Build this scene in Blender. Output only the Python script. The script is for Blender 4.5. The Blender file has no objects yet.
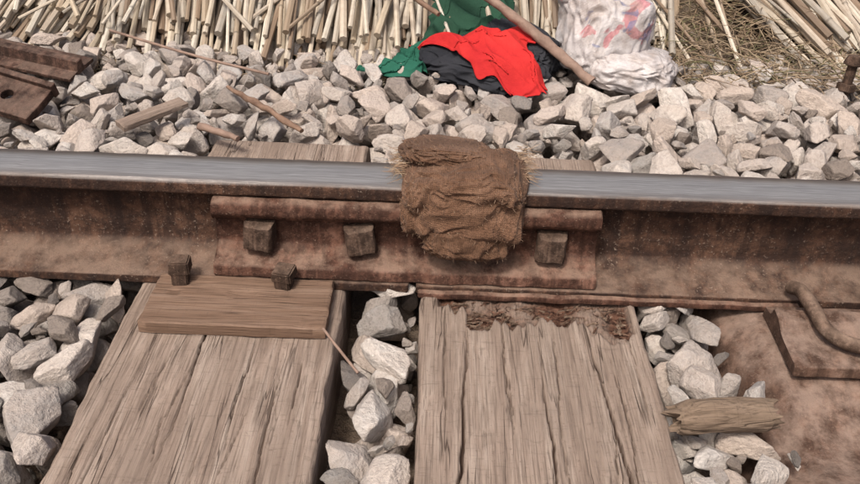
import bpy, bmesh, math, random
import numpy as np
from mathutils import Vector, Matrix, noise, Euler
from mathutils.bvhtree import BVHTree
random.seed(7); np.random.seed(7)
R=math.radians
scene=bpy.context.scene
col=scene.collection
NZ=noise.noise

# ---------------------------------------------------------------- helpers
def link(o,parent=None):
    col.objects.link(o)
    if parent: o.parent=parent
    return o
def empty(name):
    e=bpy.data.objects.new(name,None); e.empty_display_size=.05; return link(e)
def mesh_obj(name,V,F,mat=None,smooth=False,parent=None,dolink=True):
    me=bpy.data.meshes.new(name)
    me.from_pydata([tuple(v) for v in V],[],[tuple(f) for f in F]); me.update()
    if smooth: me.shade_smooth()
    if mat: me.materials.append(mat)
    o=bpy.data.objects.new(name,me)
    if dolink: link(o,parent)
    return o
def colattr(me,cols):
    a=me.color_attributes.new("tint",'FLOAT_COLOR','POINT')
    c=np.ones((len(me.vertices),4),dtype=np.float32); c[:,:3]=cols
    a.data.foreach_set("color",c.ravel())
def fattr(me,name,vals):
    a=me.attributes.new(name,'FLOAT','POINT'); a.data.foreach_set("value",np.asarray(vals,dtype=np.float32))
def smoothang(o,ang=35):
    me=o.data; me.shade_smooth()
    bm=bmesh.new(); bm.from_mesh(me)
    for e in bm.edges:
        if len(e.link_faces)==2:
            e.smooth = e.calc_face_angle(0)<R(ang)
    bm.to_mesh(me); bm.free()

# ---------------------------------------------------------------- materials
class N:
    def __init__(s,name):
        s.m=bpy.data.materials.new(name); s.m.use_nodes=True
        s.nt=s.m.node_tree; s.b=s.nt.nodes["Principled BSDF"]; s.out=s.nt.nodes["Material Output"]
    def n(s,t,**kw):
        x=s.nt.nodes.new(t)
        for k,v in kw.items():
            if k.startswith('i_'):
                key=k[2:]; key=int(key) if key.isdigit() else key.replace('_',' ')
                x.inputs[key].default_value=v
            else: setattr(x,k,v)
        return x
    def l(s,a,b): s.nt.links.new(a,b)
    def coord(s,scale=(1,1,1),kind='Object'):
        c=s.n('ShaderNodeTexCoord'); m=s.n('ShaderNodeMapping'); m.inputs['Scale'].default_value=scale
        s.l(c.outputs[kind],m.inputs['Vector']); return m.outputs[0]
    def noise(s,vec,scale,detail=5,rough=.6,dist=0):
        x=s.n('ShaderNodeTexNoise',i_Scale=scale,i_Detail=min(detail,4),i_Roughness=rough,i_Distortion=dist)
        if vec is not None: s.l(vec,x.inputs['Vector'])
        return x.outputs['Fac']
    def ramp(s,fac,stops,interp='LINEAR'):
        r=s.n('ShaderNodeValToRGB'); e=r.color_ramp.elements; r.color_ramp.interpolation=interp
        while len(e)<len(stops): e.new(.5)
        for i,(p,c) in enumerate(stops):
            e[i].position=p; e[i].color=(c[0],c[1],c[2],1) if not isinstance(c,(int,float)) else (c,c,c,1)
        s.l(fac,r.inputs[0]); return r.outputs[0]
    def mix(s,fac,a,b,mode='MIX'):
        x=s.n('ShaderNodeMix',data_type='RGBA',blend_type=mode)
        for sock,v in ((x.inputs[0],fac),(x.inputs[6],a),(x.inputs[7],b)):
            if isinstance(v,(int,float)): sock.default_value=v
            elif isinstance(v,tuple): sock.default_value=(*v,1)
            else: s.l(v,sock)
        return x.outputs[2]
    def math(s,op,a,b=None,clamp=False):
        x=s.n('ShaderNodeMath',operation=op,use_clamp=clamp)
        for i,v in enumerate((a,b)):
            if v is None: continue
            if isinstance(v,(int,float)): x.inputs[i].default_value=v
            else: s.l(v,x.inputs[i])
        return x.outputs[0]
    def bump(s,h,dist,strength=1.,prev=None):
        x=s.n('ShaderNodeBump',i_Strength=strength,i_Distance=dist); s.l(h,x.inputs['Height'])
        if prev is not None: s.l(prev,x.inputs['Normal'])
        s.l(x.outputs[0],s.b.inputs['Normal']); return x.outputs[0]
    def up(s):
        g=s.n('ShaderNodeNewGeometry'); x=s.n('ShaderNodeSeparateXYZ'); s.l(g.outputs['Normal'],x.inputs[0]); return x.outputs[2]
    def base(s,c): s.l(c,s.b.inputs['Base Color']) if not isinstance(c,tuple) else setattr(s.b.inputs['Base Color'],'default_value',(*c,1))
    def rough(s,r): 
        if isinstance(r,(int,float)): s.b.inputs['Roughness'].default_value=r
        else: s.l(r,s.b.inputs['Roughness'])

def rust(name,dark,mid,light,dust=(.25,.175,.13),dustamt=.5,scale=1.):
    m=N(name); v=m.coord()
    a=m.noise(v,14*scale,6,.7); b=m.noise(v,90*scale,5,.7); c=m.noise(v,400,3,.7)
    st=m.noise(m.coord((70,25,5)),1.,4,.65)
    base=m.ramp(a,[(.36,dark),(.5,mid),(.62,light)])
    base=m.mix(m.ramp(st,[(.45,0),(.60,.7)]),base,tuple(x*.5 for x in dark))
    base=m.mix(m.ramp(b,[(.42,0),(.58,.7)]),base,tuple(x*.5 for x in dark))
    spk=m.ramp(c,[(.60,0),(.70,.5)])
    base=m.mix(spk,base,dust)
    up=m.up(); uf=m.math('MULTIPLY',m.ramp(up,[(.4,0),(.95,1)]),m.ramp(m.noise(v,30,5,.7),[(.38,0),(.62,dustamt)]))
    base=m.mix(uf,base,dust)
    m.base(base); m.rough(.85); m.b.inputs['Specular IOR Level'].default_value=.2
    p=m.bump(b,.0026,.9); m.bump(c,.0009,.9,p)
    return m
def rail_mat():
    m=N("rail_steel"); v=m.coord()
    a=m.noise(v,9,6,.7); b=m.noise(v,90,5,.7); c=m.noise(v,330,3,.7)
    base=m.ramp(a,[(.36,(.032,.016,.011)),(.5,(.064,.032,.020)),(.62,(.110,.058,.037))])
    st=m.noise(m.coord((60,25,6)),1.,4,.65)
    base=m.mix(m.ramp(st,[(.45,0),(.60,.7)]),base,(.018,.010,.008))
    base=m.mix(m.ramp(b,[(.42,0),(.58,.65)]),base,(.018,.010,.008))
    spk=m.ramp(c,[(.60,0),(.68,.6)]); base=m.mix(m.math('MULTIPLY',spk,m.ramp(a,[(.4,.2),(.6,1.)])),base,(.30,.23,.18))
    up=m.up()
    uf=m.math('MULTIPLY',m.ramp(up,[(.4,0),(.95,1)]),m.ramp(m.noise(v,24,5,.7),[(.35,.05),(.60,.7)]))
    base=m.mix(uf,base,(.21,.145,.108))
    g=m.n('ShaderNodeTexCoord'); s=m.n('ShaderNodeSeparateXYZ'); m.l(g.outputs['Object'],s.inputs[0])
    streak=m.noise(m.coord((1.2,60,60)),3,4,.6)
    hgt=m.math('ADD',s.outputs[2],m.math('MULTIPLY',m.math('SUBTRACT',streak,.5),.005))
    mr=m.n('ShaderNodeMapRange'); mr.inputs['From Min'].default_value=.1190; mr.inputs['From Max'].default_value=.1235
    m.l(hgt,mr.inputs['Value']); pol=mr.outputs[0]
    streak2=m.noise(m.coord((3,150,150)),5,4,.65)
    pc=m.ramp(streak2,[(.3,(.21,.20,.195)),(.55,(.33,.32,.31)),(.75,(.42,.41,.40))])
    ws=m.noise(m.coord((1.5,8,8)),2,3,.5)
    yy=m.math('ADD',s.outputs[1],m.math('MULTIPLY',m.math('SUBTRACT',ws,.5),.012))
    e2=m.n('ShaderNodeMapRange'); e2.inputs['From Min'].default_value=.008; e2.inputs['From Max'].default_value=.021; m.l(yy,e2.inputs['Value'])
    pc=m.mix(m.math('MULTIPLY',e2.outputs[0],.85),pc,(.085,.066,.057))
    e3=m.n('ShaderNodeMapRange'); e3.inputs['From Min'].default_value=-.021; e3.inputs['From Max'].default_value=-.025; m.l(yy,e3.inputs['Value'])
    pc=m.mix(m.math('MULTIPLY',e3.outputs[0],.35),pc,(.13,.10,.085))
    m.base(m.mix(pol,base,pc))
    m.l(m.math('MULTIPLY',pol,.6),m.b.inputs['Metallic'])
    rr=m.n('ShaderNodeMapRange'); rr.inputs['To Min'].default_value=.85; rr.inputs['To Max'].default_value=.40; m.l(pol,rr.inputs['Value']); m.rough(rr.outputs[0])
    m.b.inputs['Specular IOR Level'].default_value=.25
    inv=m.math('SUBTRACT',1.,pol)
    p=m.bump(m.math('MULTIPLY',b,inv),.0028,.9); m.bump(m.math('MULTIPLY',c,inv),.0010,.9,p)
    return m.m
MAT_RAIL=rail_mat()
MAT_PLATE=rust("rusty_plate",(.055,.025,.017),(.115,.055,.037),(.175,.092,.065),dust=(.26,.175,.13),dustamt=.65).m
MAT_SCRAP=rust("rusty_scrap",(.040,.022,.016),(.085,.045,.033),(.13,.075,.055),dust=(.20,.14,.11),dustamt=.4).m
MAT_BOLT=rust("rusty_bolt",(.050,.030,.021),(.10,.062,.044),(.16,.105,.078),dustamt=.3).m
MAT_CLIP=rust("rusty_clip",(.10,.063,.044),(.17,.112,.082),(.24,.17,.13),dustamt=.5).m
MAT_TROUGH=rust("rusty_trough",(.085,.048,.033),(.145,.086,.061),(.205,.132,.098),dust=(.27,.195,.155),dustamt=.65,scale=.6).m

def wood(name,c1,c2,c3,gs=1.,saw=1.):
    m=N(name)
    v=m.coord((30*gs,2.2*gs,30*gs)); big=m.coord((6,3,6)); fine=m.coord((300,9,300))
    a=m.noise(v,1.6,4,.7,.8); f=m.noise(fine,1.5,4,.65); b=m.noise(big,1.6,4,.65)
    base=m.ramp(a,[(.30,c1),(.5,c2),(.70,c3)])
    base=m.mix(m.ramp(f,[(.36,.75),(.52,0)]),base,tuple(x*.5 for x in c1))
    base=m.mix(m.ramp(b,[(.38,0),(.66,.75)]),base,tuple(x*.72 for x in c2))
    sc=m.noise(m.coord((22,130,14)),1.5,3,.65,1.5); base=m.mix(m.ramp(sc,[(.58,0),(.68,.28*saw)]),base,tuple(x*.55 for x in c1))
    # hairline drying checks running with the grain
    ck=m.noise(m.coord((46*gs,1.6*gs,46*gs)),1.,3,.55,.3)
    chk=m.ramp(ck,[(.0,0),(.488,0),(.497,1),(.506,0)])
    chm=m.math('MULTIPLY',chk,m.ramp(m.noise(m.coord((14,7,14)),1.,2,.5),[(.46,0),(.56,.85)]))
    base=m.mix(chm,base,(.04,.025,.018))
    at=m.n('ShaderNodeAttribute',attribute_name="crack")
    base=m.mix(m.ramp(at.outputs['Fac'],[(0.05,0),(.9,.9)]),base,(.045,.025,.018))
    at2=m.n('ShaderNodeAttribute',attribute_name="rot")
    base=m.mix(at2.outputs['Fac'],base,m.ramp(m.noise(m.coord((40,120,60)),1.5,4,.7),[(.38,(.035,.017,.012)),(.62,(.14,.072,.048))]))
    spk=m.noise(m.coord(),160,4,.7); base=m.mix(m.ramp(spk,[(.59,0),(.70,.55)]),base,(.12,.085,.065))
    m.base(base); m.rough(.9); m.b.inputs['Specular IOR Level'].default_value=.15
    p=m.bump(a,.0015,.6); p=m.bump(f,.0016,1.,p); m.bump(m.math('MULTIPLY',chm,-1.),.002,.8,p)
    return m.m
MAT_WOOD=wood("weathered_wood",(.168,.122,.096),(.275,.21,.168),(.37,.302,.25))
MAT_PLANK=wood("board_wood",(.12,.072,.048),(.195,.125,.087),(.26,.18,.135),1.,.5)
MAT_CHUNK=wood("chunk_wood",(.12,.085,.058),(.21,.152,.11),(.30,.225,.17))

def stone_mat(name,k=1.):
    m=N(name); oi=m.n('ShaderNodeObjectInfo')
    v=m.n('ShaderNodeTexCoord').outputs['Object']
    off=m.n('ShaderNodeVectorMath',operation='ADD'); m.l(v,off.inputs[0])
    cb=m.n('ShaderNodeVectorMath',operation='SCALE'); cb.inputs[3].default_value=37.; m.l(oi.outputs['Location'],cb.inputs[0]); m.l(cb.outputs[0],off.inputs[1])
    v=off.outputs[0]
    wn=m.n('ShaderNodeTexWhiteNoise'); m.l(oi.outputs['Location'],wn.inputs['Vector'])
    P=[(.44,.385,.345),(.49,.435,.39),(.38,.34,.31),(.52,.47,.425),(.33,.298,.275),(.45,.375,.32),(.48,.405,.355),(.27,.243,.225),(.55,.505,.46),(.42,.35,.30),(.38,.355,.335),(.50,.465,.43)]
    tint=m.ramp(wn.outputs['Value'],[(i/len(P),tuple(x*k for x in c)) for i,c in enumerate(P)],'CONSTANT')
    a=m.noise(v,1.4,4,.6); b=m.noise(v,6,4,.7); c=m.noise(v,30,3,.6)
    base=m.mix(m.ramp(a,[(.35,0),(.65,.5)]),tint,(.44*k,.365*k,.31*k))
    base=m.mix(m.ramp(b,[(.36,.4),(.56,0)]),base,(.22*k,.18*k,.155*k))
    base=m.mix(m.ramp(c,[(.58,0),(.72,.2)]),base,(.62*k,.57*k,.52*k))
    m.base(base); m.rough(.9); m.b.inputs['Specular IOR Level'].default_value=.2
    m.bump(b,.006,.8)
    return m.m
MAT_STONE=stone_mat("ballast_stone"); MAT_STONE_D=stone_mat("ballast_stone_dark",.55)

def reed_mat():
    m=N("dry_reed"); at=m.n('ShaderNodeAttribute',attribute_name="tint")
    v=m.coord(); b=m.noise(v,60,3,.6)
    m.base(m.mix(m.ramp(b,[(.4,0),(.75,.4)]),at.outputs['Color'],(.24,.17,.11)))
    m.rough(.6); return m.m
MAT_REED=reed_mat()
def stick_mat(name,c1,c2):
    m=N(name); v=m.coord(); b=m.noise(v,35,4,.7); m.base(m.ramp(b,[(.3,c1),(.7,c2)])); m.rough(.8); m.bump(b,.003,.7); return m.m
MAT_STICK=stick_mat("stick_bark",(.10,.055,.035),(.24,.15,.10))
MAT_POLE=stick_mat("pole_wood",(.15,.095,.07),(.28,.19,.145))
def cloth_mat(name,c1,c2,rough=.85):
    m=N(name); v=m.coord(); a=m.noise(v,12,4,.6); c=m.noise(v,600,2,.5)
    m.base(m.ramp(a,[(.3,c1),(.7,c2)])); m.rough(rough)
    m.b.inputs['Specular IOR Level'].default_value=.2
    p=m.bump(m.noise(v,60,4,.6),.004,.6); m.bump(c,.0006,.5,p); return m.m
MAT_RED=cloth_mat("red_cloth",(.36,.014,.016),(.54,.030,.026))
MAT_BLACK=cloth_mat("black_cloth",(.012,.013,.017),(.035,.036,.042))
MAT_GREEN=cloth_mat("green_cloth",(.01,.065,.042),(.02,.11,.072))
MAT_DKGREEN=cloth_mat("dark_green_cloth",(.012,.038,.024),(.02,.065,.038))

def sack_mat():
    m=N("woven_sack"); v=m.coord()
    a=m.noise(v,8,4,.6)
    base=m.ramp(a,[(.3,(.38,.345,.335)),(.7,(.56,.53,.525))])
    pr=m.noise(v,15,3,.5,1.2)
    at=m.n('ShaderNodeAttribute',attribute_name="print")
    base=m.mix(m.math('MULTIPLY',m.ramp(pr,[(.54,0),(.57,.75)]),at.outputs['Fac']),base,(.45,.13,.15))
    pb=m.noise(m.coord((1.3,1,1.7)),19,2,.5,1.)
    base=m.mix(m.math('MULTIPLY',m.ramp(pb,[(.60,0),(.63,.7)]),at.outputs['Fac']),base,(.14,.17,.30))
    dirt=m.noise(v,25,4,.7); base=m.mix(m.ramp(dirt,[(.42,0),(.68,.65)]),base,(.25,.19,.155))
    m.base(base); m.rough(.45)
    w1=m.n('ShaderNodeTexWave',i_Scale=160.,bands_direction='X'); w2=m.n('ShaderNodeTexWave',i_Scale=160.,bands_direction='Z')
    m.l(v,w1.inputs[0]); m.l(v,w2.inputs[0])
    p=m.bump(m.math('ADD',w1.outputs['Fac'],w2.outputs['Fac']),.0004,.5); m.bump(m.noise(v,45,4,.6),.004,.8,p)
    return m.m
MAT_SACK=sack_mat()
def burlap_mat():
    m=N("burlap"); v=m.coord(); a=m.noise(v,28,4,.65); b=m.noise(v,260,4,.7)
    uvn=m.n('ShaderNodeAttribute',attribute_name="weave")
    w1=m.n('ShaderNodeTexWave',i_Scale=150.,i_Distortion=2.2,i_Detail=2.,bands_direction='X'); w1.inputs['Detail Scale'].default_value=3
    w2=m.n('ShaderNodeTexWave',i_Scale=150.,i_Distortion=2.2,i_Detail=2.,bands_direction='Y'); w2.inputs['Detail Scale'].default_value=3
    m.l(uvn.outputs['Vector'],w1.inputs[0]); m.l(uvn.outputs['Vector'],w2.inputs[0])
    w=m.math('MULTIPLY',w1.outputs['Fac'],w2.outputs['Fac'])
    base=m.ramp(a,[(.32,(.115,.060,.036)),(.52,(.185,.102,.063)),(.72,(.255,.150,.098))])
    base=m.mix(m.ramp(w,[(.0,.45),(.35,0)]),base,(.05,.027,.016))
    base=m.mix(m.ramp(b,[(.36,.6),(.52,0)]),base,(.045,.024,.014))
    m.base(base); m.rough(.95); m.b.inputs['Sheen Weight'].default_value=.06; m.b.inputs['Specular IOR Level'].default_value=.1
    p=m.bump(w,.0010,.7); m.bump(b,.0020,.9,p)
    return m.m
MAT_BURLAP=burlap_mat()
def ground_mat():
    m=N("soil"); v=m.coord(); a=m.noise(v,3,4,.65); b=m.noise(v,60,4,.7)
    base=m.ramp(a,[(.3,(.10,.07,.05)),(.55,(.155,.112,.08)),(.75,(.21,.16,.115))])
    base=m.mix(m.ramp(b,[(.35,.5),(.6,0)]),base,(.05,.034,.024)); m.base(base); m.rough(.95)
    m.bump(b,.02,.8); return m.m
MAT_SOIL=ground_mat()

# ---------------------------------------------------------------- ground (one sheet)
def berm(x,y):
    t=min(max((y-.62)/1.5,0),1); s=t*t*(3-2*t)
    z=-.085+.66*s
    t2=min(max((y-2.6)/2.5,0),1); z-=.62*t2*t2*(3-2*t2)
    return z
def gz(x,y): return berm(x,y)+.012*NZ(Vector((x*5,y*5,0)))*(1 if abs(y)<6 else 0)
xs=sorted(set([-300,-120,-50,-20,-10,-6,-4,-3]+[round(-2.5+i*.06,3) for i in range(84)]+[3,4,6,10,20,50,120,300]))
ys=sorted(set([-300,-120,-50,-20,-10,-6,-4,-3]+[round(-2.5+i*.06,3) for i in range(130)]+[6,8,10,20,50,120,300,500]))
V=[(x,y,gz(x,y)) for y in ys for x in xs]; nx=len(xs)
F=[(j*nx+i,j*nx+i+1,(j+1)*nx+i+1,(j+1)*nx+i) for j in range(len(ys)-1) for i in range(nx-1)]
mesh_obj("ground",V,F,MAT_SOIL,True)

# ---------------------------------------------------------------- rounded prism swept along X
def rpoly(pts,rad,seg=4):
    out=[]; n=len(pts)
    for i,p in enumerate(pts):
        r=rad[i] if isinstance(rad,(list,tuple)) else rad
        p=Vector(p); a=Vector(pts[i-1]); b=Vector(pts[(i+1)%n])
        if r<=0: out.append(p); continue
        da=(a-p); db=(b-p); r=min(r,da.length*.45,db.length*.45)
        A=p+da.normalized()*r; B=p+db.normalized()*r
        for k in range(seg+1):
            t=k/seg; out.append(A*(1-t)**2+p*2*t*(1-t)+B*t*t)
    return out
def sweepX(name,prof,x0,x1,mat,nseg=60,amp=.0004,parent=None,sc=60,seed=0,ang=40,endr=.0015):
    prof=[Vector(p) for p in prof]; k=len(prof); V=[];F=[]
    cy=sum(p.x for p in prof)/k; cz=sum(p.y for p in prof)/k
    xsr=[x0]+[x0+endr+(x1-x0-2*endr)*i/nseg for i in range(nseg+1)]+[x1]
    for i,x in enumerate(xsr):
        e=(i==0 or i==len(xsr)-1)
        for p in prof:
            q=p
            if e:
                d=Vector((cy,cz))-p; q=p+d.normalized()*min(endr,d.length)
            dy=NZ(Vector((x*sc,q.x*sc,q.y*sc+seed)))*amp; dz=NZ(Vector((x*sc+9,q.x*sc,q.y*sc+seed)))*amp
            V.append((x,q.x+dy,q.y+dz))
    n=len(xsr)
    for i in range(n-1):
        for j in range(k):
            j2=(j+1)%k; F.append((i*k+j,i*k+j2,(i+1)*k+j2,(i+1)*k+j))
    F.append(tuple(range(k-1,-1,-1))); F.append(tuple((n-1)*k+j for j in range(k)))
    o=mesh_obj(name,V,F,mat,False,parent)
    bm=bmesh.new(); bm.from_mesh(o.data); bmesh.ops.recalc_face_normals(bm,faces=bm.faces); bm.to_mesh(o.data); bm.free()
    smoothang(o,ang); return o
half=[(.033,.1225),(.0335,.106),(.0085,.0965),(.0078,.030),(.024,.0195),(.0625,.0105),(.0625,.0)]
hr=[.006,.003,.006,.012,.02,.002,.0015]
prof=[(0,.1285)]+half+[(-a,b) for a,b in reversed(half)]
rad=[.02]+hr+list(reversed(hr))
RP=rpoly(prof,rad,5)
sweepX("rail",RP,-3.2,-.0235,MAT_RAIL,900,.0006,seed=1)
o=sweepX("rail",RP,-.0145,3.2,MAT_RAIL,900,.0006,seed=5)

# fishplates
fp=[(-.0085,.0955),(-.030,.1035),(-.0425,.1005),(-.0445,.086),(-.036,.0775),(-.0265,.074),(-.0255,.042),(-.036,.033),(-.058,.0255),(-.0605,.0125),(-.040,.0165),(-.018,.0235),(-.0095,.031)]
FP=rpoly(fp,[.002,.003,.006,.006,.003,.003,.004,.003,.003,.002,.003,.003,.002],4)
fish=empty("fishplate_joint")
sweepX("fishplate_near",FP,-.252,.196,MAT_PLATE,260,.0014,fish,45,3)
sweepX("fishplate_far",[(-p.x,p.y) for p in FP],-.252,.196,MAT_PLATE,200,.0014,fish,45,13)
def sqhead(name,c,size,depth,rot,mat,parent,axis='Y',taper=.86):
    bm=bmesh.new(); s=size/2
    vs=[]
    for (d,k) in ((0,1.0),(-depth*.72,1.0),(-depth,taper)):
        vs.append([bm.verts.new((sx*s*k,d,sz*s*k)) for sx,sz in ((-1,-1),(1,-1),(1,1),(-1,1))])
    for a,b in zip(vs,vs[1:]):
        for i in range(4): bm.faces.new((a[i],a[(i+1)%4],b[(i+1)%4],b[i]))
    bm.faces.new(vs[0]); bm.faces.new(vs[-1])
    bmesh.ops.recalc_face_normals(bm,faces=bm.faces)
    bmesh.ops.bevel(bm,geom=list(bm.edges),offset=size*.05,segments=2,affect='EDGES',profile=.6)
    bmesh.ops.subdivide_edges(bm,edges=[e for e in bm.edges if e.calc_length()>size*.3],cuts=5,use_grid_fill=True)
    sd=random.random()*50
    for v in bm.verts:
        v.co+=Vector((NZ(v.co*90+Vector((sd,0,0))),NZ(v.co*90+Vector((0,sd,0))),NZ(v.co*90+Vector((0,0,sd)))))*size*.05
    bmesh.ops.create_cone(bm,cap_ends=True,segments=24,radius1=size*.42,radius2=size*.42,depth=.012,matrix=Matrix.Translation((0,.004,0))@Matrix.Rotation(R(90),4,'X'))
    me=bpy.data.meshes.new(name); bm.to_mesh(me); bm.free(); me.materials.append(mat)
    ob=bpy.data.objects.new(name,me); ob.location=c; ob.rotation_euler=rot; link(ob,parent); smoothang(ob,32); return ob
for i,(x,z,ry,rz) in enumerate(((-.198,.0565,3,-8),(-.083,.0555,-7,9),(.030,.056,3,0),(.143,.0555,1,-6))):
    sqhead("bolt_head_%d"%(i+1),(x,-.0265,z),.035,.023,(R(random.uniform(-4,3)),R(ry),R(rz)),MAT_BOLT,fish)
    sqhead("bolt_nut_%d"%(i+1),(x,.0265,z),.034,.023,(0,R(ry*2),R(180)),MAT_BOLT,fish)

# ---------------------------------------------------------------- wooden sleepers
def crackfn(cr,x,y):
    d=0
    for (x0,sl,am,sd,w,dep,y0,y1) in cr:
        if y<y0 or y>y1: continue
        tt=min((y-y0),(y1-y))/max(.03,(y1-y0)*.3); tt=min(tt,1)
        xc=x0+sl*y+am*NZ(Vector((y*9,sd,0)))+am*.35*NZ(Vector((y*55,sd,3)))
        ww=w*(.45+.55*tt)*(1+.5*NZ(Vector((y*30,sd,7))))
        q=abs(x-xc)/max(ww,.0004)
        if q<1: d=max(d,(1-q*q)*dep*tt)
    return d
def sleeper(name,x0,x1,y0,y1,cracks,seed,rotfn=None,thick=.125,edgew=.006,parent=None):
    w=x1-x0; nxs=int(w/.0013); nys=int((y1-y0)/.004)
    V=[];cr=[];rt=[]
    cols=[]
    for s in (0,.25,.5,.75): cols.append(('L',s))
    for i in range(nxs+1): cols.append(('T',i/nxs))
    for s in (.75,.5,.25,0): cols.append(('R',s))
    K=len(cols)
    for j in range(nys+1):
        y=y0+(y1-y0)*j/nys
        ed=edgew*(.3+1.8*abs(NZ(Vector((y*11,seed,2)))))
        wl=.006*NZ(Vector((y*5,seed,11))); wr=.006*NZ(Vector((y*5,seed,17)))
        jag=.0025*NZ(Vector((y*40,seed,5)))
        endr=min(1,min(y-y0,y1-y)/.012); endz=-(1-endr)**2*.006
        for kind,s in cols:
            if kind=='T':
                x=x0+wl+(w-wl+wr)*s
                msk=.10+.7*max(0,NZ(Vector((x*9,y*4,seed+20)))+.05)
                zz=-.0010*abs(NZ(Vector((x*60+2.5*NZ(Vector((x*8,y*4,seed))),y*3.0,seed))))*msk+.0022*NZ(Vector((x*9,y*6,seed)))-.0007*abs(NZ(Vector((x*230,y*10,seed+5))))
                zz-=.0030*max(0,NZ(Vector((x*26,y*30,seed+40)))-.22)
                de=min(x-x0-wl,x1+wr-x)
                if de<ed: zz-=(1-de/ed)**2*ed*.8
                c=crackfn(cracks,x,y); r=0
                if rotfn:
                    r,dz=rotfn(x,y); zz+=dz
                V.append((x+jag*(1 if de<.002 else 0),y,zz-c+endz)); cr.append(min(1,c/.006)); rt.append(r)
            else:
                z=-thick+(thick-.008)*s
                x=(x0+wl if kind=='L' else x1+wr)+(.0025*NZ(Vector((y*6,z*70,seed)))+jag)
                V.append((x,y,z)); cr.append(.25); rt.append(0)
    F=[(j*K+i,j*K+i+1,(j+1)*K+i+1,(j+1)*K+i) for j in range(nys) for i in range(K-1)]
    F.append(tuple(range(K))[::-1]); F.append(tuple(nys*K+i for i in range(K)))
    F+= [((j+1)*K,(j+1)*K+K-1,j*K+K-1,j*K) for j in range(nys)]
    o=mesh_obj(name,V,F,MAT_WOOD,True,parent)
    fattr(o.data,"crack",cr); fattr(o.data,"rot",rt)
    return o
crL=[(-.236,.02,.006,1,.0014,.009,-.40,.33),(-.290,.03,.004,2,.0009,.005,-.6,-.16),(-.19,-.02,.005,3,.0010,.006,-.33,-.15),
     (-.150,.0,.006,4,.0012,.006,-.5,-.19),(-.262,.05,.006,5,.0008,.004,-.3,-.17),(-.205,.01,.004,6,.0009,.005,-.7,-.28),(-.315,0,.004,7,.0009,.005,-.8,-.22),(-.17,0,.005,8,.001,.005,0,.33),(-.28,0,.005,9,.001,.005,.05,.33),
     (-.125,.02,.004,14,.0008,.004,-.3,-.17),(-.222,.10,.004,15,.0007,.004,-.30,-.20),(-.275,-.08,.004,16,.0007,.004,-.36,-.27),(-.14,.12,.004,17,.0007,.004,-.38,-.26)]
crR=[(.047,.03,.005,21,.0020,.013,-.9,-.10),(.118,-.02,.005,22,.0014,.010,-.9,-.09),(.172,-.06,.004,23,.0019,.012,-.9,-.085),
     (.020,.0,.003,24,.0008,.004,-.3,-.08),(.085,0,.006,25,.0009,.005,-.30,-.08),(.145,.03,.005,26,.0009,.005,-.33,-.12),(.203,.01,.005,27,.0010,.006,-.5,-.13),(.225,.0,.004,28,.0008,.004,-.28,-.09),
     (.10,.0,.006,29,.001,.006,.05,.33),(.19,0,.005,30,.001,.006,.05,.33),(.135,0,.006,33,.0008,.004,-.42,-.22),(.215,.1,.005,34,.0007,.004,-.36,-.24),(.07,-.08,.005,35,.0007,.004,-.28,-.19)]
def rotR(x,y):
    if x<.010 or x>.236 or y<-.18 or y>-.03: return 0,0
    lim=-.115+.034*NZ(Vector((x*26,3,0)))+.016*NZ(Vector((x*110,8,0)))+(.024 if x<.045 else 0)-(.012 if x>.17 else 0)
    ex=min(1,(x-.010)/.006,(.236-x)/.006)
    if y>lim:
        t=min(1,(y-lim)/.004)*ex
        fib=NZ(Vector((x*55,y*110,1)))+.6*NZ(Vector((x*120,y*260,4)))+.5*NZ(Vector((x*250,y*180,4)))
        isl=min(1,max(0,.6+2.2*NZ(Vector((x*24,y*34,7)))))
        return t*(.35+.65*isl), t*(-.003-.008*isl+.0045*fib)
    return 0,0
sl=[sleeper("wooden_sleeper",-.340,-.100,-.95,.335,crL,3.3),
    sleeper("wooden_sleeper",-.006,.243,-.95,.315,crR,8.1,rotR)]

def board(name,x0,x1,y0,y1,z0,z1,mat,seed,par=None,axis='X'):
    nxs=int((x1-x0)/.002); nys=max(6,int((y1-y0)/.002)); bm=bmesh.new(); top=[]
    for j in range(nys+1):
        row=[]
        for i in range(nxs+1):
            x=x0+(x1-x0)*i/nxs; y=y0+(y1-y0)*j/nys
            e=min(i,nxs-i,j,nys-j)
            xx=x+(.0025*NZ(Vector((y*50,seed,i)))if i in(0,nxs) else 0); yy=y+(.0025*NZ(Vector((x*40,seed,0))) if j in (0,nys) else 0)
            z=z1+.0008*NZ(Vector((x*9,y*90,seed)))+.0012*NZ(Vector((x*10,y*10,seed)))-(.0014 if e==0 else 0)-.003*max(0,NZ(Vector((x*35,y*35,seed+3)))-.3)
            row.append(bm.verts.new((xx,yy,z)))
        top.append(row)
    for j in range(nys):
        for i in range(nxs): bm.faces.new((top[j][i],top[j][i+1],top[j+1][i+1],top[j+1][i]))
    be=[e for e in bm.edges if e.is_boundary]
    r=bmesh.ops.extrude_edge_only(bm,edges=be); vv=[g for g in r['geom'] if isinstance(g,bmesh.types.BMVert)]
    for v in vv: v.co.z=z0
    bmesh.ops.recalc_face_normals(bm,faces=bm.faces)
    me=bpy.data.meshes.new(name); bm.to_mesh(me); bm.free(); me.materials.append(mat)
    o=bpy.data.objects.new(name,me); link(o,par); smoothang(o,50); return o
def swapxy(mat):
    m=mat.copy()
    for nd in m.node_tree.nodes:
        if nd.type=='MAPPING':
            s=nd.inputs['Scale'].default_value; nd.inputs['Scale'].default_value=(s[1],s[0],s[2])
    return m
seat=empty("bearing_board")
board("board",-.313,-.110,-.157,-.0635,.001,.0155,swapxy(MAT_PLANK),4.,seat)
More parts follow.
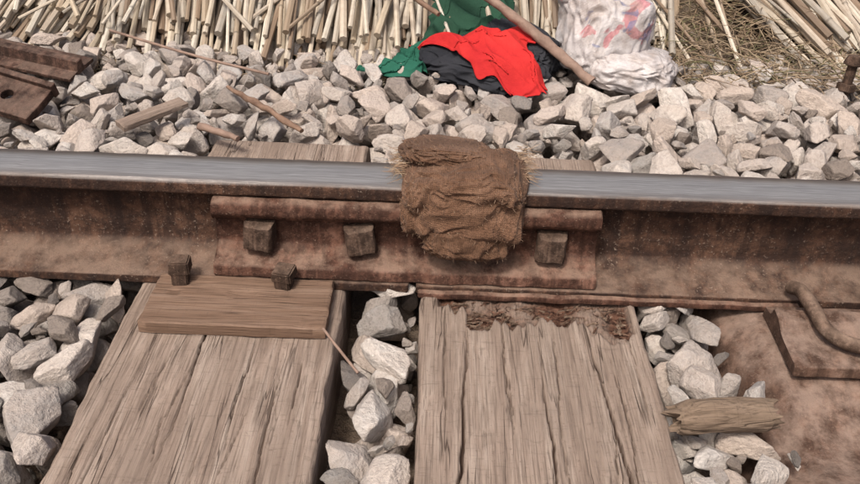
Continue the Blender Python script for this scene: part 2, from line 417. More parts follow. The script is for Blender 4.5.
def spike(x,y,z,h,w,rz,tilt,parent):
    e=empty("rail_spike"); e.location=(x,y,z); e.rotation_euler=(R(tilt),0,R(rz))
    bm=bmesh.new()
    def blk(sx,sy,z0,z1,ox=0,oy=0,tp=1):
        a=[bm.verts.new((ox+i*sx/2,oy+j*sy/2,z0)) for i,j in ((-1,-1),(1,-1),(1,1),(-1,1))]
        b=[bm.verts.new((ox+i*sx/2*tp,oy+j*sy/2*tp,z1)) for i,j in ((-1,-1),(1,-1),(1,1),(-1,1))]
        for k in range(4): bm.faces.new((a[k],a[(k+1)%4],b[(k+1)%4],b[k]))
        bm.faces.new(a[::-1]); bm.faces.new(b)
    blk(w*.78,w*.78,-.05,h*.6)
    blk(w*1.02,w*1.1,h*.50,h,0,.003,.92)
    bmesh.ops.recalc_face_normals(bm,faces=bm.faces)
    bmesh.ops.bevel(bm,geom=list(bm.edges),offset=.0016,segments=2,affect='EDGES')
    me=bpy.data.meshes.new("shank"); bm.to_mesh(me); bm.free(); me.materials.append(MAT_BOLT)
    o=bpy.data.objects.new("shank",me); link(o,e); smoothang(o,35)
spike(-.285,-.079,.012,.032,.0235,6,-4,None); spike(-.166,-.078,.012,.026,.0235,-12,5,None)
strip=sweepX("tie_bar",rpoly([(-.070,-.0015),(-.070,.0055),(-.0640,.0075),(-.0640,-.0015)],.001,2),-.012,.435,MAT_PLATE,80,.0012,None,30,4)

def splinters():
    V=[];F=[];RT=[]
    for i in range(200):
        x=random.uniform(.02,.225); y=random.uniform(-.126,-.072)
        a=random.choice((random.gauss(0,.4),random.gauss(1.5,.5),random.uniform(0,3))); L=random.uniform(.004,.022); w=random.uniform(.0006,.0018); z=-.008+random.uniform(0,.005)
        d=Vector((math.cos(a),math.sin(a)*.6,random.gauss(0.02,.10))); s=Vector((-math.sin(a),math.cos(a),0))*w
        c=Vector((x,y,z)); b=len(V)
        if c.x+d.x*L>.235 or c.x+d.x*L<.01: continue
        V+= [c-s,c+s,c+d*L*.6+s*.8+Vector((0,0,w)),c+d*L,c+d*L*.6-s*.8,c+Vector((0,0,w*1.5))]
        F+= [(b,b+5,b+2,b+1),(b,b+4,b+2,b+5),(b+4,b+3,b+2),(b,b+1,b+2,b+4)]
        RT+=[random.choice((.2,.6,.9))]*6
    o=mesh_obj("wood_splinters",V,F,MAT_CHUNK); fattr(o.data,"crack",[0]*len(V)); fattr(o.data,"rot",RT)
splinters()

# ---------------------------------------------------------------- steel trough sleeper + chair + clip
tro=empty("steel_trough_sleeper")
def trough():
    cx=.470; secs=[(-.165,-.115),(-.150,-.065),(-.125,-.024),(-.095,-.007),(-.06,-.002),(0,-.001),(.06,-.002),(.105,-.006),(.135,-.022),(.158,-.060),(.168,-.115)]
    P=[]
    for a,b in zip(secs,secs[1:]):
        for k in range(6):
            t=k/6; P.append((a[0]*(1-t)+b[0]*t,a[1]*(1-t)+b[1]*t))
    P.append(secs[-1]); K=len(P); V=[];F=[]; n=240
    for j in range(n+1):
        y=-.95+1.25*j/n
        for (a,b) in P:
            dep=-.034*math.exp(-((y+.27)/.08)**2)*math.exp(-((a+.05)/.12)**2)
            tail=-.05*min(1,max(0,(y-.07)/.08))
            V.append((cx+a+.003*NZ(Vector((y*8,b*20,1)))+.018*math.exp(-((y+.26)/.12)**2)*(1 if a<0 else 0),y,b+dep+tail+.0030*NZ(Vector((a*14,y*10,5)))+.0008*NZ(Vector((a*60,y*60,5)))))
    for j in range(n):
        for i in range(K-1): F.append((j*K+i,j*K+i+1,(j+1)*K+i+1,(j+1)*K+i))
    o=mesh_obj("trough",V,F,MAT_TROUGH,True,tro)
    sm=o.modifiers.new("s",'SOLIDIFY'); sm.thickness=.009; sm.offset=-1
trough()
ch=[(-.183,-.004),(-.183,.009),(-.135,.012),(-.118,.022),(-.0975,.024),(-.0935,.012),(-.0735,.010),(-.0735,-.004)]
sweepX("chair_plate",rpoly(ch,[.001,.003,.006,.005,.004,.004,.002,.001],4),.392,.560,MAT_TROUGH,60,.0014,tro,40,7)
def tube(name,pts,r,mat,parent=None,res=8,taper=None,nres=12,rough=0):
    cu=bpy.data.curves.new(name,'CURVE'); cu.dimensions='3D'; sp=cu.splines.new('BEZIER'); sp.bezier_points.add(len(pts)-1)
    for i,p in enumerate(pts):
        b=sp.bezier_points[i]; b.co=p; b.handle_left_type=b.handle_right_type='AUTO'
        b.radius=1 if taper is None else taper[i]
    cu.bevel_depth=r; cu.bevel_resolution=res; cu.resolution_u=nres; cu.use_fill_caps=True
    ob=bpy.data.objects.new(name,cu); link(ob)
    dg=bpy.context.evaluated_depsgraph_get(); me=bpy.data.meshes.new_from_object(ob.evaluated_get(dg))
    bpy.data.objects.remove(ob); me.name=name
    if rough:
        for v in me.vertices:
            v.co+=Vector((NZ(v.co*60),NZ(v.co*60+Vector((5,0,0))),NZ(v.co*60+Vector((0,5,0)))))*rough
    me.materials.clear(); me.materials.append(mat)
    o=bpy.data.objects.new(name,me); link(o,parent); me.shade_smooth()
    return o
tube("spring_clip",[(.423,-.058,.026),(.427,-.072,.032),(.428,-.090,.034),(.430,-.112,.033),(.437,-.142,.026),(.456,-.160,.024),(.480,-.164,.024),(.505,-.148,.026),(.517,-.11,.03),(.520,-.07,.028),(.520,-.045,.024)],.0080,MAT_CLIP,tro)

# ---------------------------------------------------------------- wood chunk
def chunk(name,c,L,r,rot,mat,seed,par=None):
    V=[];F=[];n=70;k=64
    for i in range(n+1):
        t=i/n
        for j in range(k):
            a=2*math.pi*j/k
            ca,sa=math.cos(a),math.sin(a)
            rr=r*(1+.25*NZ(Vector((ca*1.2,sa*1.2,seed)))+.16*NZ(Vector((ca*1.6,sa*1.6,seed+t*2.5)))+.09*NZ(Vector((ca*5,sa*5,seed+t*5)))-.10*abs(NZ(Vector((ca*9+2*t,sa*9,seed+t*2)))))
            rr*=(.72+.28*math.sin(min(1,t*4)*math.pi/2)) * (1-.10*t) * (1-.12*max(0,(t-.93)/.07))
            x=(t-.5)*L+(.020*NZ(Vector((ca*2.5,sa*2.5,seed+9)))*(1 if i in(0,n) else 0))
            V.append((x,rr*ca,rr*sa*.85+.003*math.sin(t*5)))
    for i in range(n):
        for j in range(k): F.append((i*k+j,(i+1)*k+j,(i+1)*k+(j+1)%k,i*k+(j+1)%k))
    V.append((-L/2+.006,0,0)); V.append((L/2-.006,0,0)); a=len(V)-2
    for j in range(k): F.append((a,j,(j+1)%k)); F.append((a+1,n*k+(j+1)%k,n*k+j))
    o=mesh_obj(name,V,F,mat,False,par); o.location=c; o.rotation_euler=rot; smoothang(o,50)
    fattr(o.data,"crack",[0]*len(V)); fattr(o.data,"rot",[0]*len(V)); return o
MAT_CH2=swapxy(MAT_CHUNK)
chunk("broken_wood_piece",(.295,-.264,.010),.098,.020,(R(20),R(-3),R(6)),MAT_CH2,5.)

# ---------------------------------------------------------------- ballast
def ico(level):
    bm=bmesh.new(); bmesh.ops.create_icosphere(bm,subdivisions=level,radius=1)
    V=np.array([v.co[:] for v in bm.verts]); F=[[v.index for v in f.verts] for f in bm.faces]; bm.free(); return V,F
IV,IF=ico(5)
var=[]
for k in range(30):
    rs=np.random.RandomState(100+k); npl=rs.randint(6,10)
    nrm=rs.normal(size=(npl,3)); nrm/=np.linalg.norm(nrm,axis=1)[:,None]; 
    nrm=np.vstack([nrm,-nrm[:npl//2+1]+rs.normal(size=(npl//2+1,3))*.3]); nrm/=np.linalg.norm(nrm,axis=1)[:,None]
    h=rs.uniform(.55,.95,len(nrm))
    dots=IV@nrm.T; rr=np.where(dots>.05,h/np.maximum(dots,.05),9.); rs_=np.sort(rr,axis=1)
    r0=rs_[:,0]; r1=rs_[:,1]
    r=np.minimum(r0,1.3)-.030*np.exp(-(r1-r0)/.045)
    W=IV*r[:,None]
    nn=np.array([NZ(Vector(w*2.2+k))*.055+NZ(Vector(w*6+k))*.022+abs(NZ(Vector(w*13+k)))*.014 for w in W])
    W=W*(1+nn)[:,None]*np.array([1.12,rs.uniform(.8,1.),rs.uniform(.6,.85)])
    W/=np.abs(W).max()
    me=bpy.data.meshes.new("stone"); me.from_pydata(W.tolist(),[],IF); me.update(); me.shade_smooth(); me.materials.append(MAT_STONE)
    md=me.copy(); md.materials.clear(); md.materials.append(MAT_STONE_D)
    var.append((me,md,W[::4]))
GX0,GX1,GY0,GY1=-1.7,1.7,-.95,.86; RES=.005
NXg=int((GX1-GX0)/RES); NYg=int((GY1-GY0)/RES)
gx=GX0+(np.arange(NXg)+.5)*RES; gy=GY0+(np.arange(NYg)+.5)*RES
XX,YY=np.meshgrid(gx,gy,indexing='ij')
Hm=np.full((NXg,NYg),-.085)
lev=np.full((NXg,NYg),-.004)
lev[YY>.07]=.012
lev[(YY>.07)&(YY<.17)]=.004
lev[(YY<-.06)&(XX<-.34)]=-.002
lev[(YY<-.06)&(XX>-.1)&(XX<0)]=-.014
lev[np.abs(YY)<.072]=-.004
lev[(YY>.55)]=.012-(YY[YY>.55]-.55)*.10
blk=np.zeros_like(Hm,bool)
for (a,b,c,d) in ((-.343,-.097,-.96,.34),(-.009,.246,-.96,.32)): blk|=(XX>a)&(XX<b)&(YY>c)&(YY<d)
blk|=(XX>.365)&(XX<.60)&(YY<.08)
blk|=(XX>.335)&(XX<.60)&(YY<.08)&(YY>-.17)
Hm[blk]=5.
tr_=(XX>.30)&(XX<=.365)&(YY<.08)&~blk
Hm[tr_]=np.interp(XX[tr_],[.30,.325,.345,.365],[-.085,-.05,-.03,-.02])
lev[(XX>.24)&(XX<.37)&(YY<-.06)]=-.010
lev[(XX>.24)&(XX<.35)&(YY<-.24)&(YY>-.29)]=-.026
stones=bpy.data.collections.new("ballast_stones")
cnt=0
def place(size,dark,K=6,bbox=None,settle=.18,tol=0.):
    global cnt
    me,md,W=var[random.randrange(len(var))]
    sc=Vector((size*random.uniform(.85,1.2),size*random.uniform(.85,1.1),size*random.uniform(.8,1.1)))
    rot=Euler((random.gauss(0,.6),random.gauss(0,.6),random.uniform(0,6.283))); Mx=np.array(rot.to_matrix())
    P=(W*np.array(sc))@Mx.T
    ix=np.floor(P[:,0]/RES).astype(int); iy=np.floor(P[:,1]/RES).astype(int)
    ax,ay=ix.min(),iy.min(); w=ix.max()-ax+1; h=iy.max()-ay+1
    lo=np.full((w,h),9.); hi=np.full((w,h),-9.)
    np.minimum.at(lo,(ix-ax,iy-ay),P[:,2]); np.maximum.at(hi,(ix-ax,iy-ay),P[:,2])
    msk=lo<5
    best=None
    for _ in range(K):
        x=random.uniform(*bbox[0]); y=random.uniform(*bbox[1])
        i0=int((x-GX0)/RES)+ax; j0=int((y-GY0)/RES)+ay
        if i0<0 or j0<0 or i0+w>NXg or j0+h>NYg: continue
        sub=Hm[i0:i0+w,j0:j0+h]
        d=(sub-lo)[msk]; z=d.max()
        if z>1: continue
        z2=z-settle*size
        ls=lev[i0:i0+w,j0:j0+h]
        over=(z2+hi-ls)[msk].max()
        if over>tol: continue
        if best is None or z2<best[0]: best=(z2,x,y,i0,j0)
    if best is None: return False
    z,x,y,i0,j0=best
    sub=Hm[i0:i0+w,j0:j0+h]; sub[msk]=np.maximum(sub[msk],(z+hi)[msk])
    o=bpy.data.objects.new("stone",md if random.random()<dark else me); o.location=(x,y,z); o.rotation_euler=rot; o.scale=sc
    stones.objects.link(o); cnt+=1; return True
def fill(bbox,s0,s1,n,tol,settle=.2,dark=.08):
    for _ in range(n): place(s0+(s1-s0)*random.random()**1.2,dark,7,bbox,settle,tol)
areas=[((-1.25,1.35),(.06,.80)),((-.85,-.33),(-.55,-.06)),((-.11,.0),(-.6,-.05)),((.235,.37),(-.6,-.05)),((-1.0,1.2),(-.075,.075))]
fill(areas[0],.024,.044,2600,.026); fill(areas[0],.014,.026,1700,.014); fill(areas[0],.007,.013,1100,.006)
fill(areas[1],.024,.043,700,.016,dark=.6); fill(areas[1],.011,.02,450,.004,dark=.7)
fill(areas[2],.030,.042,260,.018,dark=.12); fill(areas[2],.018,.028,150,.010,dark=.2); fill(areas[2],.008,.017,240,0,dark=.3)
fill(areas[3],.022,.036,260,.018,dark=.2); fill(areas[3],.010,.018,240,.004,dark=.3)
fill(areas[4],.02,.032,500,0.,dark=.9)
fill(((-1.7,-.3),(-.95,-.5)),.025,.04,350,.01); fill(((.6,1.7),(-.95,-.05)),.025,.04,500,.01)
inst=bpy.data.objects.new("ballast_stones",None); inst.instance_type='COLLECTION'; inst.instance_collection=stones; link(inst)
print("stones",cnt)

# ---------------------------------------------------------------- reeds
class Tubes:
    def __init__(s): s.V=[];s.F=[];s.C=[]
    def add(s,pts,rads,col_,k=7,nodes=()):
        b=len(s.V); n=len(pts)
        for i,p in enumerate(pts):
            d=(pts[min(i+1,n-1)]-pts[max(i-1,0)]).normalized(); u=d.cross(Vector((.3,.2,1))).normalized(); v=d.cross(u)
            for j in range(k):
                a=2*math.pi*j/k; s.V.append(p+(u*math.cos(a)+v*math.sin(a))*rads[i])
                q=.55 if i in nodes else 1; s.C.append((col_[0]*q,col_[1]*q,col_[2]*q))
        for i in range(n-1):
            for j in range(k): s.F.append((b+i*k+j,b+i*k+(j+1)%k,b+(i+1)*k+(j+1)%k,b+(i+1)*k+j))
        s.F.append(tuple(b+j for j in range(k))[::-1]); s.F.append(tuple(b+(n-1)*k+j for j in range(k)))
    def build(s,name,mat):
        o=mesh_obj(name,s.V,s.F,mat,True); colattr(o.data,np.array(s.C)); smoothang(o,50); return o
RC=[(.50,.43,.335),(.54,.475,.385),(.42,.35,.26),(.57,.52,.435),(.34,.27,.195),(.46,.39,.31),(.22,.155,.105),(.51,.445,.355),(.37,.33,.275),(.28,.21,.145)]
def reed(T,base,dirv,L,r,bend=.02):
    c=random.choice(RC); q=random.uniform(.7,1.0); c=tuple(x*q for x in c)
    n=26; bx=random.gauss(0,bend); bz=random.gauss(0,bend*.5); side=dirv.cross(Vector((0,0,1))).normalized()
    step=random.choice((3,4,5)); o0=random.randrange(4); pts=[];rads=[];nd=[]
    for i in range(n+1):
        t=i/n
        p=base+dirv*L*t+side*bx*math.sin(t*3.14)*L+Vector((0,0,1))*bz*math.sin(t*3.14)*L
        if (i+o0)%step==0 and 0<i<n:
            e=.0015/L
            for dt,rr in ((-e*2,1),(-e,1.16),(e,1.16),(e*2,1)):
                pts.append(base+dirv*L*(t+dt)+side*bx*math.sin(t*3.14)*L+Vector((0,0,1))*bz*math.sin(t*3.14)*L); rads.append(r*rr*(1-.3*t)); 
                if rr>1: nd.append(len(pts)-1)
        else: pts.append(p); rads.append(r*(1-.3*t))
    T.add(pts,rads,c,7,set(nd))
T=Tubes()
for layer in range(6):
    for i in range(125):
        x=-1.5+1.95*(i+random.random())/125
        lean=.05*math.sin(x*3.5+1)+random.gauss(0,.06)
        if x<-.66: lean+=.35
        y=.650+random.uniform(0,.07)+layer*.014+.03*math.sin(x*6)+.015*math.sin(x*23)
        z=-.055+layer*.019+random.uniform(-.008,.008)
        d=Vector((lean,1,.56+random.gauss(0,.025))).normalized()
        reed(T,Vector((x,y,z)),d,random.uniform(1.2,1.6),random.uniform(.0030,.0078))
for i in range(34):
    x=random.uniform(-1.3,.4); d=Vector((random.gauss(0,.5),1,.60+random.gauss(0,.05))).normalized()
    reed(T,Vector((x,.67+random.random()*.08,.05)),d,random.uniform(.4,1.3),random.uniform(.003,.006))
T.build("reed_pile",MAT_REED)
T=Tubes()
for layer in range(5):
    for i in range(64):
        s=(i+random.random())/64
        x=.74+.85*s; y=.66+.03*random.random()+.02*layer+.05*math.sin(s*5)
        d=Vector((-.62+.25*s+random.gauss(0,.06),1,.55+random.gauss(0,.03))).normalized()
        reed(T,Vector((x,y,-.04+layer*.024)),d,random.uniform(1.0,1.5),random.uniform(.004,.0080))
for i in range(22):
    x=random.uniform(.45,.95); d=Vector((random.gauss(-.5,.4),1,.6+random.gauss(0,.1))).normalized()
    reed(T,Vector((x,.70+random.random()*.1,.0)),d,random.uniform(.4,1.1),random.uniform(.003,.006))
T.build("reed_pile",MAT_REED)
T=Tubes()
for i in range(1900):
    if random.random()<.6: x=random.uniform(.40,.80); y=random.uniform(.62,.95)
    else: x=random.uniform(-1.3,1.3); y=random.uniform(.60,.72)
    z=max(gz(x,y),-.03)+random.uniform(.0,.05 if x>.4 else .012)+max(0,(y-.7))*.25
    a=random.uniform(0,6.28); L=random.uniform(.03,.12); d=Vector((math.cos(a),math.sin(a),random.gauss(.1,.25 if x>.4 else .08))).normalized()
    c=random.choice([(.24,.17,.105),(.17,.12,.075),(.32,.245,.16),(.11,.08,.05),(.14,.13,.06)])
    p=Vector((x,y,z)); b=Vector((random.gauss(0,.01),random.gauss(0,.01),-.008))
    T.add([p,p+d*L*.5-b,p+d*L+b],[.0011,.0010,.0004],c,4)
T.build("dry_grass",MAT_REED)

# ---------------------------------------------------------------- cloths
def gheight(x,y):
    i=min(max(int((x-GX0)/RES),0),NXg-1); j=min(max(int((y-GY0)/RES),0),NYg-1)
    i0,i1=max(i-5,0),min(i+6,NXg); j0,j1=max(j-5,0),min(j+6,NYg)
    s=Hm[i0:i1,j0:j1]; s=s[s<1]
    return float(s.mean()) if s.size else 0.
def cloth(name,quad,hfn,mat,seed,amp=.012,fdir=(1,0),freq=22,nu=120,nv=90,edge=.012,thick=.0018,parent=None,curl=0):
    A,B,C_,D=[Vector(q) for q in quad]; V=[];F=[]
    for j in range(nv+1):
        t=j/nv
        for i in range(nu+1):
            s=i/nu
            p=A*(1-s)*(1-t)+B*s*(1-t)+C_*s*t+D*(1-s)*t
            p=p+Vector((NZ(Vector((s*5,t*5,seed))),NZ(Vector((s*5,t*5,seed+9)))))*edge*1.8
            ph=(p.x*fdir[0]+p.y*fdir[1])*freq+1.2*NZ(Vector((p.x*7,p.y*7,seed)))
            along=(p.x*fdir[1]-p.y*fdir[0])
            f=1-abs(NZ(Vector((ph,along*freq*.25,seed))))*2.6
            g=1-abs(NZ(Vector((ph*2.1+4,along*freq*.6,seed+6))))*2.4
            e=min(s,1-s,t,1-t); env=min(1,e*7)*.55+.45
            ox=math.sin(ph*1.3)*amp*.25
            V.append((p.x+ox*fdir[0],p.y+ox*fdir[1],hfn(p.x,p.y)+amp*(f+.3*g)*env-(1-min(1,e*9))*curl))
    F=[(j*(nu+1)+i,j*(nu+1)+i+1,(j+1)*(nu+1)+i+1,(j+1)*(nu+1)+i) for j in range(nv) for i in range(nu)]
    o=mesh_obj(name,V,F,mat,True,parent); m=o.modifiers.new("s",'SOLIDIFY'); m.thickness=thick
    return o
base=lambda x,y: max(.012,gheight(x,y)*.6+.008, (-.02+(y-.66)*.55+.05) if y>.64 else -1)
def blob(name,c,half,mat,seed,e=.75,lvl=6,big=.10,fold=.05,freq=6,flat=-1,par=None,prnt=False,post=None,rot=(0,0,0)):
    bm=bmesh.new(); bmesh.ops.create_icosphere(bm,subdivisions=lvl,radius=1); pr=[]
    for v in bm.verts:
        d=v.co.normalized(); s=Vector([math.copysign(abs(q)**e,q) for q in d])
        n1=NZ(d*1.7+Vector((seed,0,0))); 
        w=Vector((NZ(d*2+Vector((0,seed,0))),NZ(d*2+Vector((0,0,seed))),NZ(d*2+Vector((seed,seed,0)))))
        f=1-abs(NZ(d*freq*.5+w*1.6+Vector((seed,3,0))))*2.4; f2=1-abs(NZ(d*freq+w*2))*2.4
        k=1+big*n1+fold*f+fold*.35*f2
        p=Vector((s.x*half[0]*k,s.y*half[1]*k,s.z*half[2]*k))
        if flat is not None and p.z<flat*half[2]*.8: p.z=flat*half[2]*.8+(p.z-flat*half[2]*.8)*.2
        if post: p=post(p)
        v.co=p
        pr.append(1. if p.z>-.2*half[2] and abs(p.x)<half[0]*.85 else 0.)
    me=bpy.data.meshes.new(name); bm.to_mesh(me); bm.free(); me.materials.append(mat); me.shade_smooth()
    o=bpy.data.objects.new(name,me); o.location=c; o.rotation_euler=rot; link(o,par)
    fattr(me,"print",pr if prnt else [0]*len(me.vertices))
    return o
def drape(objs,off,smooth=.008):
    trees=[]
    for o in objs:
        mw=Matrix.LocRotScale(o.location,o.rotation_euler,o.scale)
        trees.append(BVHTree.FromPolygons([mw@v.co for v in o.data.vertices],[tuple(p.vertices) for p in o.data.polygons]))
    def h1(x,y):
        z=base(x,y)
        for t in trees:
            r=t.ray_cast(Vector((x,y,1)),Vector((0,0,-1)))
            if r[0] is not None: z=max(z,r[0].z)
        return z
    X0,X1,Y0,Y1=-.30,.50,.40,1.0; G=.008
    nx_=int((X1-X0)/G); ny_=int((Y1-Y0)/G)
    H=np.array([[h1(X0+i*G,Y0+j*G) for j in range(ny_)] for i in range(nx_)])
    for _ in range(3):
        Hs=H.copy(); Hs[1:-1,1:-1]=(H[1:-1,1:-1]*2+H[:-2,1:-1]+H[2:,1:-1]+H[1:-1,:-2]+H[1:-1,2:])/6; H=np.maximum(H-.0015,Hs)
    def f(x,y):
        u=min(max((x-X0)/G,0),nx_-1.01); v=min(max((y-Y0)/G,0),ny_-1.01); i=int(u); j=int(v); a=u-i; b=v-j
        return H[i,j]*(1-a)*(1-b)+H[i+1,j]*a*(1-b)+H[i,j+1]*(1-a)*b+H[i+1,j+1]*a*b+off
    return f
jk=empty("black_jacket")
j1=blob("jacket_body",(.090,.605,.030),(.100,.068,.033),MAT_BLACK,31.,.8,6,.20,.12,5,-1,jk,rot=(R(8),0,R(-22)))
j2=blob("jacket_sleeve",(.155,.655,.05),(.072,.045,.030),MAT_BLACK,41.,.8,6,.20,.12,5,-1,jk,rot=(R(8),R(10),R(-40)))
cloth("jacket_hem",[(.0,.555),(.13,.525),(.15,.62),(-.01,.64)],lambda x,y:base(x,y)+.006,MAT_BLACK,1.3,.012,(.8,.5),24,parent=jk)
hg=lambda x,y: base(x,y)+.010
cloth("green_cloth",[(-.150,.585),(-.03,.575),(.01,.66),(-.03,.67)],hg,MAT_GREEN,4.1,.014,(.5,.9),26,curl=.008)
hg2=drape([j1,j2],.010)
g2=cloth("dark_green_cloth",[(-.03,.69),(.13,.70),(.15,.79),(.0,.80)],hg2,MAT_DKGREEN,5.1,.015,(.6,.8),28,curl=.015)
hr_=drape([j1,j2],.010)
rf=cloth("red_flag",[(.135,.500),(.195,.496),(.150,.635),(-.055,.655)],hr_,MAT_RED,7.7,.014,(.80,.60),23,180,150,.016,curl=.004)
hr2=lambda x,y: base(x,y)+.05
cloth("red_rag",[(.60,.88),(.66,.86),(.68,.93),(.62,.95)],hr2,MAT_RED,2.2,.012,(1,0),30,40,40)

sack=empty("white_sack")
b1=blob("sack_body",(.300,.665,.080),(.074,.078,.088),MAT_SACK,3.7,.75,6,.14,.065,5,-1,sack,True,rot=(R(-8),R(12),R(10)))
b2=blob("sack_base",(.345,.620,.034),(.080,.072,.036),MAT_SACK,9.2,.75,6,.15,.07,5,-1,sack,rot=(0,R(6),R(-14)))
b3=blob("sack_neck",(.265,.71,.15),(.050,.05,.05),MAT_SACK,12.2,.8,5,.15,.10,5,-1,sack,True,rot=(0,R(-25),R(-14)))

# ---------------------------------------------------------------- burlap bundle
bur=empty("burlap_bundle")
def weave(o):
    me=o.data; a=me.attributes.new("weave",'FLOAT_VECTOR','POINT'); vals=[]
    for v in me.vertices: 
        p=v.co; ang=math.atan2(p.z,-p.y); vals+= [p.x+.1*p.z*p.x,ang*.055,0.]
    a.data.foreach_set("vector",vals)
def p1(p):
    if p.y<0 and p.z<0: p.y-=.010*math.sin(min(1,-p.z/.036)*math.pi)
    for (a,b,c,dp,wd) in ((.25,1.,.020,.007,.008),(-.35,1.,-.012,.006,.006),(1.,.25,.040,.005,.008),(1.,-.3,-.045,.004,.007),(.6,1.,-.030,.005,.005)):
        q=(a*p.x+b*p.z-c+.006*NZ(Vector((p.x*30,p.z*30,a))))/wd
        if p.y<.02: p.y+=dp*math.exp(-q*q)
        else: p.z-=dp*.6*math.exp(-q*q)
    p.z+=.005*math.sin(p.x*38+.6)
    return p
a1=blob("bundle_body",(.036,-.018,.112),(.070,.055,.043),MAT_BURLAP,21.3,.62,7,.10,.05,4.5,None,bur,post=p1,rot=(R(8),R(3),R(-2))); weave(a1)
a2=blob("bundle_lower",(.042,-.046,.076),(.048,.030,.028),MAT_BURLAP,5.9,.70,6,.12,.09,4.,None,bur,rot=(R(-6),R(5),R(2))); weave(a2)
a3=blob("bundle_flap",(.022,.010,.149),(.052,.040,.012),MAT_BURLAP,15.9,.7,6,.18,.10,5,None,bur,rot=(R(-10),R(6),R(5))); weave(a3)
T=Tubes()
for ob,cntf in ((a1,1300),(a2,450),(a3,600)):
    mw=Matrix.LocRotScale(ob.location,ob.rotation_euler,ob.scale); vs=ob.data.vertices
    for i in range(cntf):
        v=vs[random.randrange(len(vs))]; p=mw@v.co; n=(mw.to_3x3()@v.normal).normalized()
        d=(n*.6+Vector((random.gauss(0,.7),random.gauss(0,.7),random.gauss(0,.7)))).normalized(); L=random.uniform(.002,.007)
        c=random.choice([(.22,.135,.085),(.17,.10,.06),(.30,.20,.13)])
        T.add([p-n*.001,p+d*L*.5,p+d*L+n*-.001],[.00022,.0002,.0001],c,3)
def fringe(x,y,z,dx,n,spread):
    for i in range(n):
        p=Vector((x+random.gauss(0,.004),y+random.uniform(-spread,spread),z+random.gauss(0,.004))); L=random.uniform(.008,.028)
        d=Vector((dx,random.gauss(0,.45),random.gauss(-.15,.25))).normalized(); c=random.choice([(.28,.18,.115),(.22,.135,.08),(.36,.26,.17)])
        T.add([p,p+d*L*.5+Vector((0,0,random.gauss(0,.002))),p+d*L+Vector((0,0,random.gauss(-.002,.002)))],[.0004,.00035,.0002],c,3)
fringe(-.028,.005,.138,-1,110,.030); fringe(.100,.012,.138,1,110,.034)
fo=T.build("loose_fibres",MAT_REED); fo.parent=bur

# ---------------------------------------------------------------- poles, sticks, odds
tube("wooden_pole",[(.270,.555,.028),(.180,.61,.084),(.091,.66,.135),(.0,.71,.187)],.0090,MAT_POLE,None,5,[1,1.05,.95,1],12,.003)
tube("flag_stick",[(.0,.655,.105),(-.06,.70,.128),(-.15,.78,.160),(-.25,.86,.20)],.0045,MAT_STICK,None,4,None,12,.002)
tube("fallen_twig",[(-.335,.425,.045),(-.28,.37,.045),(-.20,.305,.030)],.0050,MAT_STICK,None,4,[.7,1,.8],12,.003)
tube("fallen_twig",[(-.356,.31,.030),(-.29,.277,.028)],.0050,MAT_POLE,None,4,None,12,.003)
tube("fallen_twig",[(-.60,.66,.05),(-.40,.55,.045),(-.28,.49,.045)],.0025,MAT_POLE,None,3)
tube("fallen_twig",[(-.112,-.155,.014),(-.092,-.18,.006),(-.070,-.205,-.004)],.0016,MAT_POLE,None,3)
tube("fallen_twig",[(-.42,-.30,.012),(-.40,-.36,.012)],.0015,MAT_POLE,None,3)
pl=board("wood_plank",-.055,.055,-.012,.012,-.004,.005,swapxy(MAT_WOOD),9.); pl.location=(-.425,.315,.045); pl.rotation_euler=(R(6),R(-4),R(48))
def angle_iron():
    pf=[(-.038,0),(-.038,.006),(-.014,.007),(-.011,.024),(.004,.024),(.007,.007),(.036,.006),(.036,0)]
    return sweepX("rusty_iron_bar",rpoly(pf,.0012,2),-.12,.10,MAT_SCRAP,60,.0008)
sc1=angle_iron(); sc1.location=(-.70,.540,.034); sc1.rotation_euler=(R(10),R(4),R(-14))
def fish_scrap():
    bm=bmesh.new()
    n=24; r=.010
    def ring(z): 
        out=[]
        for i in range(n):
            a=2*math.pi*i/n+math.pi/4; c,s=math.cos(a),math.sin(a)
            k=1/max(abs(c)/.060,abs(s)/.034); out.append(bm.verts.new((c*k,s*k,z)))
        inn=[bm.verts.new((r*math.cos(2*math.pi*i/n+math.pi/4),r*math.sin(2*math.pi*i/n+math.pi/4),z)) for i in range(n)]
        return out,inn
    o1,i1=ring(.007); o2,i2=ring(-.007)
    for i in range(n):
        j=(i+1)%n
        bm.faces.new((o1[i],o1[j],i1[j],i1[i])); bm.faces.new((o2[j],o2[i],i2[i],i2[j])); bm.faces.new((o2[i],o2[j],o1[j],o1[i])); bm.faces.new((i1[i],i1[j],i2[j],i2[i]))
    bmesh.ops.create_cube(bm,size=1,matrix=Matrix.Translation((0,.036,.003))@Matrix.Diagonal((.124,.010,.024,1)))
    me=bpy.data.meshes.new("rusty_fishplate"); bm.to_mesh(me); bm.free(); me.materials.append(MAT_SCRAP)
    o=bpy.data.objects.new("rusty_fishplate",me); link(o); bv=o.modifiers.new("b",'BEVEL'); bv.width=.0012; bv.segments=2; return o
fs=fish_scrap(); fs.location=(-.660,.357,.044); fs.rotation_euler=(R(22),R(6),R(-18))
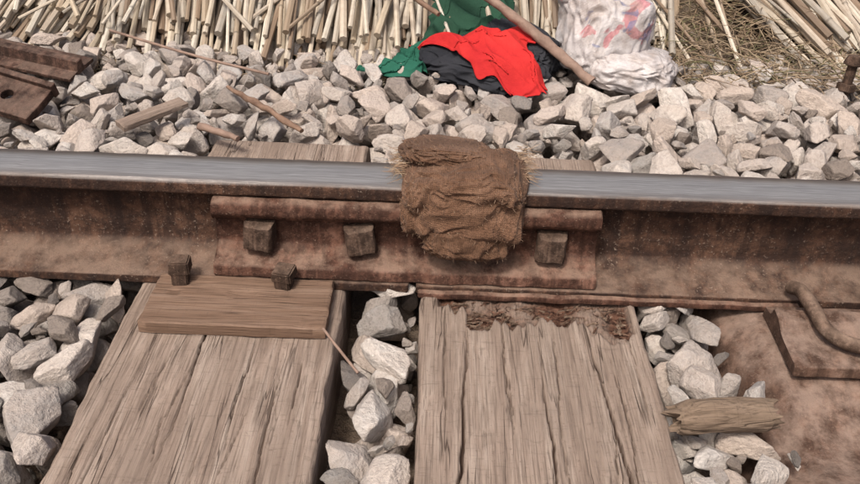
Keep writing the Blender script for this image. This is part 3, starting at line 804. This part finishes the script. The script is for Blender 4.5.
bo=empty("track_bolt"); bo.location=(.722,.575,.024); bo.rotation_euler=(R(-6),R(4),0)
t1=tube("shank",[(0,0,-.03),(0,0,.05)],.0085,MAT_BOLT,bo,6)
bm=bmesh.new(); bmesh.ops.create_cone(bm,cap_ends=True,segments=28,radius1=.0175,radius2=.012,depth=.016,matrix=Matrix.Translation((0,0,.052)))
bmesh.ops.create_cone(bm,cap_ends=True,segments=6,radius1=.017,radius2=.017,depth=.013,matrix=Matrix.Translation((0,0,.004)))
bmesh.ops.bevel(bm,geom=list(bm.edges),offset=.0015,segments=2,affect='EDGES')
me=bpy.data.meshes.new("head"); bm.to_mesh(me); bm.free(); me.materials.append(MAT_BOLT); ho=bpy.data.objects.new("head",me); link(ho,bo); smoothang(ho,35)

# ---------------------------------------------------------------- light
w=bpy.data.worlds.new("World"); scene.world=w; w.use_nodes=True; nt=w.node_tree
bg=nt.nodes["Background"]; sky=nt.nodes.new("ShaderNodeTexSky"); sky.sky_type='NISHITA'; sky.sun_disc=False
EL=R(58); AZ=R(205)
sky.sun_elevation=EL; sky.sun_rotation=AZ; sky.dust_density=9; sky.air_density=.8
nt.links.new(sky.outputs[0],bg.inputs[0]); bg.inputs[1].default_value=.15
sd=bpy.data.lights.new("sun",'SUN'); sd.energy=2.9; sd.angle=R(9); sd.color=(1,.955,.895)
so=bpy.data.objects.new("sun",sd); link(so)
dv=Vector((math.sin(AZ)*math.cos(EL),math.cos(AZ)*math.cos(EL),math.sin(EL)))
so.rotation_euler=dv.to_track_quat('Z','Y').to_euler()

# ---------------------------------------------------------------- camera
cd=bpy.data.cameras.new("camera"); cd.lens=37.7; cd.sensor_width=36; cd.clip_start=.02; cd.clip_end=1500
co=bpy.data.objects.new("camera",cd); link(co); co.location=(0,-.93,.614)
co.rotation_euler=(Matrix.Rotation(R(58),3,'X')@Matrix.Rotation(R(2.2),3,'Z')).to_euler()
scene.camera=co
scene.view_settings.view_transform='Standard'; scene.view_settings.look='None'; scene.view_settings.exposure=0
